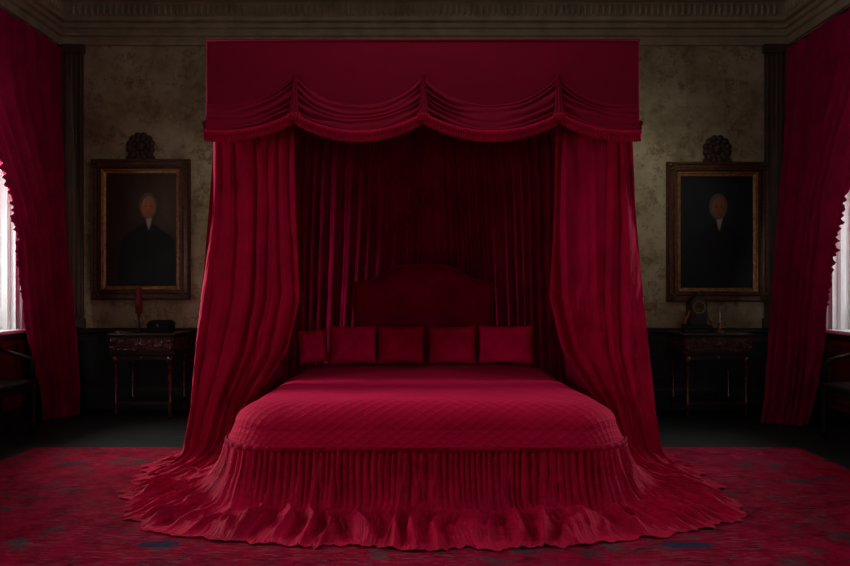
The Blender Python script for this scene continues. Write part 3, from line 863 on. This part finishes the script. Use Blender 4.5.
KR = [(0.0, (3.82, 7.36, 3.84), (3.76, 5.30, 3.80), 0.030), (0.20, (3.80, 7.36, 3.10), (3.74, 5.75, 3.10), 0.04), (0.34, (3.76, 7.34, 2.55), (3.72, 6.07, 2.55), 0.045), (0.44, (3.72, 7.30, 2.15), (3.72, 6.27, 2.12), 0.045),
      (0.55, (3.66, 7.24, 1.75), (3.72, 6.33, 1.72), 0.05), (0.70, (3.56, 7.12, 1.2), (3.71, 6.46, 1.15), 0.05), (0.80, (3.47, 7.0, 0.85), (3.70, 6.50, 0.8), 0.05), (0.92, (3.34, 6.84, 0.3), (3.66, 6.56, 0.3), 0.045), (1.0, (3.24, 6.75, 0.02), (3.62, 6.60, 0.02), 0.045)]
window_curtain(1, 'crimson curtain with ruffled edge swept aside at the right window', KR, 37.0, 6)
for s, sd in ((-1, 'left'), (1, 'right')):
    t = thing('curtain_rail', 'dark wooden curtain rail above the %s window' % sd, 'curtain rail', (s * 3.86, 6.0, 3.86), group='curtain rails')
    mb = MB(); mb.tube([(s * 0.035, -1.0, 0.02), (s * 0.035, 1.42, 0.02)], 0.016, 10); mb.blob((s * 0.035, 1.45, 0.02), 0.028); mb.build('rod', M['ebony'], t)
    for y in (-0.9, 1.35):
        MB().box(*sorted((s * 0.02, s * 0.09)), y - 0.015, y + 0.015, -0.03, 0.008, 0.004, 1).build('bracket', M['ebony'], t)

# ------------------------------------------------------------------ console tables
def spiral(mb, cx, cz, r, a0, turns, y, w=0.006, flip=1):
    pts = []; rr = []
    n = 18
    for k in range(n):
        t = k / (n - 1); a = a0 + flip * turns * 2 * PI * t; q = r * (1 - 0.82 * t)
        pts.append((cx + q * math.cos(a), y, cz + q * math.sin(a))); rr.append(w * (1.1 - 0.3 * t))
    mb.tube(pts, rr, 6)
    mb.blob((pts[-1][0], y, pts[-1][2]), w * 1.7, 5)
def console(label, x0, x1, yf, yb):
    W, D = x1 - x0, yb - yf; h = 0.865
    t = thing('console_table', label, 'table', ((x0 + x1) / 2, (yf + yb) / 2, 0), group='carved console tables')
    w, d = W / 2, D / 2
    MB().box(-w - 0.02, w + 0.02, -d - 0.02, d, h - 0.026, h, 0.008, 2).box(-w - 0.005, w + 0.005, -d - 0.008, d, h - 0.042, h - 0.026, 0.005, 1).build('table_top', M['wood'], t)
    MB().box(-w, w, -d, d, h - 0.19, h - 0.042, 0.004, 1).box(-w - 0.015, w + 0.015, -d - 0.015, d, h - 0.215, h - 0.19, 0.006, 1).build('apron', M['wood'], t)
    mb = MB().box(-w - 0.003, w + 0.003, -d - 0.003, d - 0.01, h - 0.188, h - 0.044, 0.003, 1)
    zc = h - 0.116; y = -d - 0.004
    mb.blob((0, y, zc), (0.030, 0.016, 0.042), 7)
    for k in range(8):
        a = 2 * PI * k / 8; mb.blob((0.038 * math.cos(a), y, zc + 0.044 * math.sin(a)), (0.016, 0.010, 0.016), 5)
    npair = 3
    for sgn in (-1, 1):
        for k in range(npair):
            cx = sgn * (0.105 + k * (w - 0.14) / npair)
            spiral(mb, cx, zc + 0.012, 0.042, 0 if sgn > 0 else PI, 1.3, y, 0.008, sgn)
            spiral(mb, cx + sgn * 0.045, zc - 0.022, 0.030, PI, 1.2, y, 0.007, -sgn)
            mb.blob((cx + sgn * 0.048, y, zc + 0.040), (0.022, 0.010, 0.010), 5); mb.blob((cx, y, zc - 0.048), (0.024, 0.010, 0.009), 5)
        for k in range(2):
            mb.blob((sgn * (w - 0.025), y, zc - 0.035 + 0.07 * k), (0.016, 0.012, 0.024), 6)
    for k in range(int(W / 0.03)):
        mb.blob((-w + 0.02 + k * 0.03, y, h - 0.055), (0.011, 0.008, 0.007), 4)
    for sx_ in (-1, 1):     # carving on the ends
        for k in range(3):
            mb.blob((sx_ * (w + 0.002), -d + 0.1 + k * (D - 0.2) / 2, zc), (0.010, 0.04, 0.035), 6)
    mb.build('carving', M['carve'], t)
    MB().box(-w + 0.03, w - 0.03, -d + 0.02, d - 0.02, h - 0.275, h - 0.215, 0.003, 1).build('drawer', M['wood'], t)
    for k in t.children:
        if k.name.startswith('drawer'):
            mb = MB(); mb.lathe([(0.005, 0.03), (0.014, 0.012), (0.014, 0.004), (0.006, 0.0), (0.006, -0.012)][::-1], 0, -d + 0.02 - 0.02, 12, axis='y', cz=h - 0.245); mb.build('knob', M['brass'], k)
    for sx_ in (-1, 1):
        for sy_ in (-1, 1):
            MB().lathe([(0.034, h - 0.215), (0.036, h - 0.29), (0.022, h - 0.31), (0.030, h - 0.34), (0.020, h - 0.37), (0.027, h - 0.46), (0.018, 0.20), (0.026, 0.17), (0.026, 0.13), (0.017, 0.10), (0.028, 0.05), (0.020, 0.0)],
                       sx_ * (w - 0.045), sy_ * (d - 0.045), 14).build('leg', M['carve'], t)
    mb = MB()
    mb.box(-w + 0.05, w - 0.05, -d + 0.03, -d + 0.06, 0.135, 0.165, 0.005, 1).box(-w + 0.05, w - 0.05, d - 0.06, d - 0.03, 0.135, 0.165, 0.005, 1)
    for sx_ in (-1, 1): mb.box(*sorted((sx_ * (w - 0.06), sx_ * (w - 0.03))), -d + 0.05, d - 0.05, 0.135, 0.165, 0.005, 1)
    mb.build('stretcher', M['wood'], t)
    return t
console('carved mahogany console table under the left portrait, holding the black box', -3.16, -2.52, 7.03, 7.53)
console('carved mahogany console table under the right portrait, holding the dark clock', 2.62, 3.30, 7.03, 7.53)
TZ = 0.865
# left table: red candle in a wooden stick, black box, small silver dish
def candlestick(label, x, y, stick_h, can_h, rc, m_st, m_c):
    t = thing('candlestick', label, 'candlestick', (x, y, TZ))
    MB().lathe([(0.055, 0.0), (0.055, 0.012), (0.025, 0.03), (0.014, 0.05), (0.020, 0.075), (0.011, 0.10), (0.011, stick_h * 0.75), (0.022, stick_h * 0.85), (0.013, stick_h * 0.92), (0.030, stick_h), (0.026, stick_h - 0.004)], n=18).build('stick', m_st, t)
    MB().lathe([(rc, stick_h - 0.006), (rc, stick_h + can_h - 0.004), (rc * 0.5, stick_h + can_h), (0.0015, stick_h + can_h - 0.002), (0.0015, stick_h + can_h + 0.014)], n=14).build('candle', m_c, t)
    return t
candlestick('thick dull red candle on a dark wooden stick standing on the left table', -2.955, 7.25, 0.20, 0.26, 0.034, M['wood'], M['redwax'])
t = thing('jewel_box', 'low black lidded box standing on the left table beside the red candle', 'box', (-2.73, 7.27, TZ))
MB().box(-0.115, 0.115, -0.09, 0.09, 0, 0.075, 0.006, 1).build('box_body', M['leather'], t)
MB().box(-0.125, 0.125, -0.10, 0.10, 0.075, 0.085, 0.003, 1).prism([(-0.12, 0.085), (0.12, 0.085), (0.085, 0.12), (-0.085, 0.12)], 'y', -0.085, 0.085).build('lid', M['leather'], t)
MB().box(-0.012, 0.012, -0.104, -0.096, 0.055, 0.085, 0.002, 1).build('clasp', M['brass'], t)
o = MB().lathe([(0.022, 0.0), (0.012, 0.006), (0.030, 0.012), (0.046, 0.022), (0.043, 0.023), (0.025, 0.014), (0.0, 0.013)], 0, 0, 20).build('dish', M['silver'])
o.location = (-3.09, 7.08, TZ); tag(o, 'tiny silver dish at the front left corner of the left table', 'dish')
# right table: dark arched clock with gilt scroll, slim ivory candle
t = thing('mantel_clock', 'dark arched mantel clock with gilt side scrolls on the right table', 'clock', (2.84, 7.29, TZ))
MB().box(-0.155, 0.155, -0.09, 0.09, 0.0, 0.035, 0.006, 1).box(-0.135, 0.135, -0.08, 0.08, 0.035, 0.075, 0.008, 1).build('plinth', M['bronze'], t)
arch = [(-0.085, 0.075), (-0.085, 0.27)] + [(0.085 * math.cos(a), 0.27 + 0.10 * math.sin(a)) for a in np.linspace(PI, 0, 18)] + [(0.085, 0.27), (0.085, 0.075)]
MB().prism(arch, 'y', -0.065, 0.065).build('case', M['bronze'], t)
dl = MB().lathe([(0.0, -0.068), (0.055, -0.069), (0.056, -0.066)], 0, 0, 28, axis='y', cz=0.255).build('dial', M['dial'], t)
MB().lathe([(0.055, -0.066), (0.055, -0.075), (0.066, -0.074), (0.068, -0.064)], 0, 0, 28, axis='y', cz=0.255).build('bezel', M['brass'], t)
MB().box(-0.003, 0.003, -0.074, -0.071, 0.25, 0.295, 0).box(-0.002, 0.035, -0.074, -0.071, 0.252, 0.258, 0).build('hands', M['ebony'], t)
for s in (-1, 1):
    mb = MB()
    pts = [(s * (0.088 + 0.055 * (k / 15) ** 1.6), -0.03, 0.22 - 0.13 * (k / 15)) for k in range(16)]
    mb.tube(pts, 0.010, 8)
    spiral(mb, s * 0.128, 0.098, 0.020, PI / 2, 1.2, -0.03, 0.007, -s)
    mb.build('scroll', M['brass'], t)
mb = MB().lathe([(0.02, 0.365), (0.012, 0.38), (0.022, 0.40), (0.004, 0.425)], 0, 0, 12); mb.build('finial', M['bronze'], t)
candlestick('slim ivory candle on a short brass stick beside the clock on the right table', 3.02, 7.15, 0.075, 0.13, 0.008, M['brass'], M['ivory'])

# ------------------------------------------------------------------ portraits
def portrait_colors(nu, nv, seed, bg, face, coat, flip, fx, fy, vis):
    col = np.zeros((nv, nu, 3))
    for i in range(nv):
        for j in range(nu):
            x = (j / (nu - 1) - 0.5) * 0.73 * flip; y = i / (nv - 1)      # y up 0..1, x in same units
            n1 = nz(x * 6, y * 6, seed); n2 = nz(x * 25, y * 25, seed + 3)
            c = np.array(bg) * (1.0 + 0.35 * n1 + 0.15 * n2) * (0.65 + 0.9 * math.exp(-((x - fx - 0.12) ** 2 + (y - fy) ** 2) / 0.12))
            def mix(c, k, w): w = max(0, min(1, w)); return c * (1 - w) + np.array(k) * w
            # coat and shoulders
            sh = fy - 0.14 - 0.9 * max(0, abs(x - fx) - 0.05) ** 1.25 
            body = 0.30 - 0.0 * y
            w = (sh - y) / 0.02 if abs(x - fx) < 0.25 + (0.6 - y) * 0.12 else 0
            c = mix(c, np.array(coat) * (1 + 0.5 * n1), w)
            # arm fold line
            w = math.exp(-((y - 0.20 - 0.25 * (x - fx)) / 0.015) ** 2) * 0.25 if abs(x - fx) < 0.25 else 0
            c = mix(c, np.array(coat) * 2.2, w)
            # cravat
            cw = 0.045 + 0.01 * math.sin(y * 60)
            ty = (fy - 0.095 - y)
            if -0.02 < ty < 0.12:
                wdt = 0.036 * (1 - max(0, ty) / 0.16)
                c = mix(c, (0.42 * vis, 0.36 * vis, 0.26 * vis), (wdt - abs(x - fx - 0.01)) / 0.012 * min(1, (0.12 - ty) / 0.05))
            # hair then face
            r = ((x - fx) / 0.092) ** 2 + ((y - fy - 0.012) / 0.116) ** 2
            c = mix(c, (0.12 * vis, 0.095 * vis, 0.07 * vis), (1.05 - r) / 0.15)
            r = ((x - fx - 0.008) / 0.074) ** 2 + ((y - fy) / 0.100) ** 2
            lit = 0.75 + 0.5 * (x - fx) / -0.07 * 0.35
            fc = np.array(face) * lit * (1.15 - 0.25 * max(0, (fy - y) / 0.09))
            c = mix(c, fc, (1.0 - r) / 0.18)
            for ex in (-0.022, 0.034):      # eyes and brows
                q = ((x - fx - ex) / 0.014) ** 2 + ((y - fy - 0.006) / 0.007) ** 2
                c = mix(c, np.array(face) * 0.22, (1 - q) / 0.5)
                q = ((x - fx - ex) / 0.020) ** 2 + ((y - fy - 0.026) / 0.006) ** 2
                c = mix(c, np.array(face) * 0.45, (1 - q) / 0.8)
            q = ((x - fx - 0.016) / 0.006) ** 2 + ((y - fy + 0.020) / 0.024) ** 2
            c = mix(c, np.array(face) * 0.6, (1 - q) / 0.9 * 0.7)
            q = ((x - fx - 0.008) / 0.024) ** 2 + ((y - fy + 0.056) / 0.006) ** 2
            c = mix(c, (face[0] * 0.6, face[1] * 0.35, face[2] * 0.35), (1 - q) / 0.8)
            q = ((x - fx + 0.066) / 0.010) ** 2 + ((y - fy + 0.005) / 0.024) ** 2
            c = mix(c, np.array(face) * 0.7, (1 - q) / 0.5)
            col[i, j] = np.clip(c, 0, 1)
    return col
def portrait(label, x0, x1, z0, z1, seed, cols, tilt=0.02):
    cx = (x0 + x1) / 2; w = (x1 - x0) / 2; h = (z1 - z0) / 2
    t = thing('framed_portrait', label, 'painting', (cx, YB, (z0 + z1) / 2), group='framed portraits')
    fw = 0.150
    def ring(prof, nm, m):
        mb = MB()
        mb.sweep(prof, lambda d, y: [(-w + d, -y, -h + d), (w - d, -y, -h + d), (w - d, -y, h - d), (-w + d, -y, h - d)], closed=True)
        return mb.build(nm, m, t)
    ring([(0.0, 0.002), (0.0, 0.055), (0.012, 0.075), (0.028, 0.07), (0.034, 0.055), (0.060, 0.050), (0.078, 0.066), (0.090, 0.066), (0.100, 0.046), (0.108, 0.044)], 'frame', M['giltdark'])
    ring([(0.108, 0.044), (0.114, 0.056), (0.122, 0.054), (0.128, 0.040), (0.142, 0.034), (0.150, 0.030), (fw, 0.012)], 'gilt_slip', M['gilt'])
    # corner and centre ornaments
    for sx_ in (-1, 1):
        for sz_ in (-1, 1):
            mb = MB()
            for k in range(5):
                a = k / 4 * PI / 2
                mb.blob((sx_ * (w - 0.03 - 0.05 * math.cos(a)), -0.068, sz_ * (h - 0.03 - 0.05 * math.sin(a))), (0.017, 0.012, 0.017), 5)
            mb.blob((sx_ * (w - 0.035), -0.070, sz_ * (h - 0.035)), (0.024, 0.014, 0.024), 6)
            mb.build('corner_ornament', M['giltdark'], t)
    iw, ih = w - fw + 0.004, h - fw + 0.004
    nu, nv = 110, 150
    P = np.zeros((nv, nu, 3)); 
    for i in range(nv):
        for j in range(nu):
            P[i, j] = (-iw + 2 * iw * j / (nu - 1), -0.016, -ih + 2 * ih * i / (nv - 1))
    link('canvas', grid_mesh('canvas', P, None, col=cols(nu, nv)), M['paint'], t)
    # carved rosette crest standing on the top rail
    mb = MB(); cz = h + 0.135
    mb.blob((0, -0.05, cz), (0.055, 0.035, 0.055), 8)
    for rad, cnt, sz in ((0.075, 9, 0.036), (0.120, 12, 0.040)):
        for k in range(cnt):
            a = 2 * PI * (k + (0.5 if cnt == 12 else 0)) / cnt
            mb.blob((rad * math.cos(a), -0.04, cz + rad * math.sin(a)), (sz, 0.022, sz), 6)
    for s in (-1, 1):
        spiral(mb, s * 0.13, h + 0.015, 0.04, PI / 2, 1.2, -0.045, 0.012, s)
    mb.box(-0.05, 0.05, -0.05, -0.01, h - 0.01, h + 0.07, 0.006, 1)
    mb.build('crest', M['crest'], t)
    return t
portrait('gilt framed portrait of a grey-haired man in black, on the wall left of the bed', -3.59, -2.53, 1.19, 2.71, 1,
         lambda nu, nv: portrait_colors(nu, nv, 1.0, (0.040, 0.027, 0.016), (0.42, 0.165, 0.080), (0.006, 0.006, 0.008), 1, 0.065, 0.70, 1.0))
portrait('gilt framed portrait of a ruddy man in black, on the wall right of the bed', 2.625, 3.71, 1.17, 2.68, 2,
         lambda nu, nv: portrait_colors(nu, nv, 5.0, (0.008, 0.011, 0.014), (0.24, 0.085, 0.055), (0.005, 0.006, 0.008), 1, 0.02, 0.715, 0.75))

# ------------------------------------------------------------------ benches under the windows
def bench(label, s, yfar, ynear, xf):
    t = thing('bench', label, 'bench', (s * 3.72, (yfar + ynear) / 2, 0), group='window benches')
    L = yfar - ynear; l = L / 2
    def B(mb, xa, xb, ya, yb, za, zb, bev=0.006):
        a_, b_ = sorted((s * (xa - 3.72), s * (xb - 3.72))); mb.box(a_, b_, ya, yb, za, zb, bev, 1); return mb
    xb_ = 3.90
    B(MB(), xf, xb_, -l, l, 0.455, 0.49, 0.010).build('seat', M['ebony'], t)
    B(B(MB(), xf + 0.03, xf + 0.05, -l + 0.06, l - 0.06, 0.385, 0.455), xb_ - 0.05, xb_ - 0.03, -l + 0.06, l - 0.06, 0.385, 0.455).build('seat_rail', M['ebony'], t)
    B(B(MB(), xb_ - 0.035, xb_, -l, l, 0.80, 0.88, 0.012), xb_ - 0.03, xb_ - 0.005, -l, l, 0.53, 0.565).build('backrest', M['wood'], t)
    bk = [c for c in t.children if c.name.startswith('backrest')][0]
    n = int(L / 0.075)
    for k in range(n):
        y = -l + 0.04 + (L - 0.08) * k / (n - 1)
        MB().lathe([(0.009, 0.565), (0.014, 0.60), (0.008, 0.63), (0.017, 0.69), (0.008, 0.74), (0.013, 0.77), (0.009, 0.80)], s * (xb_ - 0.018 - 3.72), y, 8).build('spindle', M['wood'], bk)
    for sy_ in (-1, 1):
        for xx in (xf + 0.03, xb_ - 0.03):
            MB().lathe([(0.026, 0.455), (0.028, 0.40), (0.018, 0.37), (0.026, 0.30), (0.017, 0.12), (0.026, 0.08), (0.018, 0.0)], s * (xx - 3.72), sy_ * (l - 0.04), 12).build('leg', M['ebony'], t)
        mb = MB()
        pts = [(s * (xf + 0.05 - 3.72), sy_ * (l - 0.03), 0.49), (s * (xf + 0.04 - 3.72), sy_ * (l - 0.03), 0.62), (s * (xf + 0.06 - 3.72), sy_ * (l - 0.03), 0.68), (s * (xf + 0.16 - 3.72), sy_ * (l - 0.03), 0.71), (s * (xb_ - 0.02 - 3.72), sy_ * (l - 0.03), 0.76)]
        mb.tube(pts, 0.018, 8); mb.build('arm', M['ebony'], t)
    return t
bench('dark wooden bench with spindled back below the left window', -1, 6.42, 5.10, 3.53)
bench('black wooden bench in deep shadow below the right window', 1, 6.20, 4.90, 3.49)

# ------------------------------------------------------------------ light
w = bpy.data.worlds.new('sky'); sc.world = w; w.use_nodes = True
bg = w.node_tree.nodes['Background']; bg.inputs[0].default_value = (0.93, 0.98, 1.0, 1); bg.inputs[1].default_value = 0.95
def area(name, loc, rot, sx_, sy_, power, col=(1, 1, 1), spread=PI):
    l = bpy.data.lights.new(name, 'AREA'); l.shape = 'RECTANGLE'; l.size = sx_; l.size_y = sy_; l.energy = power; l.color = col; l.spread = spread
    o = bpy.data.objects.new(name, l); C.objects.link(o); o.location = loc; o.rotation_euler = rot
    return o
def spot(name, loc, target, power, ang, col=(1, 1, 1), soft=0.3):
    l = bpy.data.lights.new(name, 'SPOT'); l.energy = power; l.spot_size = math.radians(ang); l.spot_blend = 1.0; l.shadow_soft_size = soft; l.color = col
    o = bpy.data.objects.new(name, l); C.objects.link(o); o.location = loc
    o.rotation_euler = (Vector(target) - Vector(loc)).to_track_quat('-Z', 'Y').to_euler()
    return o
def aimed(name, loc, target, sx_, sy_, power, col=(1, 1, 1)):
    o = area(name, loc, (0, 0, 0), sx_, sy_, power, col)
    o.rotation_euler = (Vector(target) - Vector(loc)).to_track_quat('-Z', 'Y').to_euler()
    return o
area('window_light_left_near', (-XW - 0.8, 2.6, 2.3), (0, -PI / 2, 0), 2.4, 1.4, 105, (1, 0.96, 0.95))
area('window_light_right_near', (XW + 0.8, 2.6, 2.3), (0, PI / 2, 0), 2.4, 1.4, 55, (0.95, 0.98, 1))
aimed('window_light_left_far', (-XW - 0.8, 6.0, 2.3), (0.0, 4.2, 1.0), 1.2, 2.0, 150, (1, 0.98, 0.96)).data.spread = math.radians(115)
aimed('window_light_right_far', (XW + 0.8, 6.0, 2.3), (0.0, 4.2, 1.0), 1.2, 2.0, 70, (0.97, 0.99, 1)).data.spread = math.radians(115)
aimed('daylight_left', (-6.0, 4.0, 2.4), (-4.1, 6.78, 1.9), 1.6, 2.2, 18, (1, 1, 1))
aimed('daylight_right', (6.0, 4.0, 2.4), (4.1, 6.78, 1.9), 1.6, 2.2, 18, (1, 1, 1))
area('front_fill', (0.0, YF + 0.1, 1.4), (PI / 2, 0, 0), 3.2, 1.4, 20, (1, 0.97, 0.95))  # added soft fill behind the camera; the front wall has no window
area('overhead_fill', (0.0, 4.3, 4.45), (0, 0, 0), 1.6, 1.0, 25, (1, 0.97, 0.95))  # added fill to lift the bed top, no fixture hangs here
spot('wall_fill_right', (2.3, 4.6, 3.9), (2.15, 7.6, 2.35), 82, 42, (1, 0.97, 0.86))  # added spot brightening the wallpaper right of the bed, not a real fixture
spot('wall_fill_left', (-2.3, 4.6, 3.9), (-2.15, 7.6, 2.1), 30, 38, (1, 0.95, 0.84))  # weaker added spot for the wallpaper left of the bed

sc.view_settings.view_transform = 'Standard'
sc.view_settings.look = 'None'
sc.view_settings.exposure = 0.0
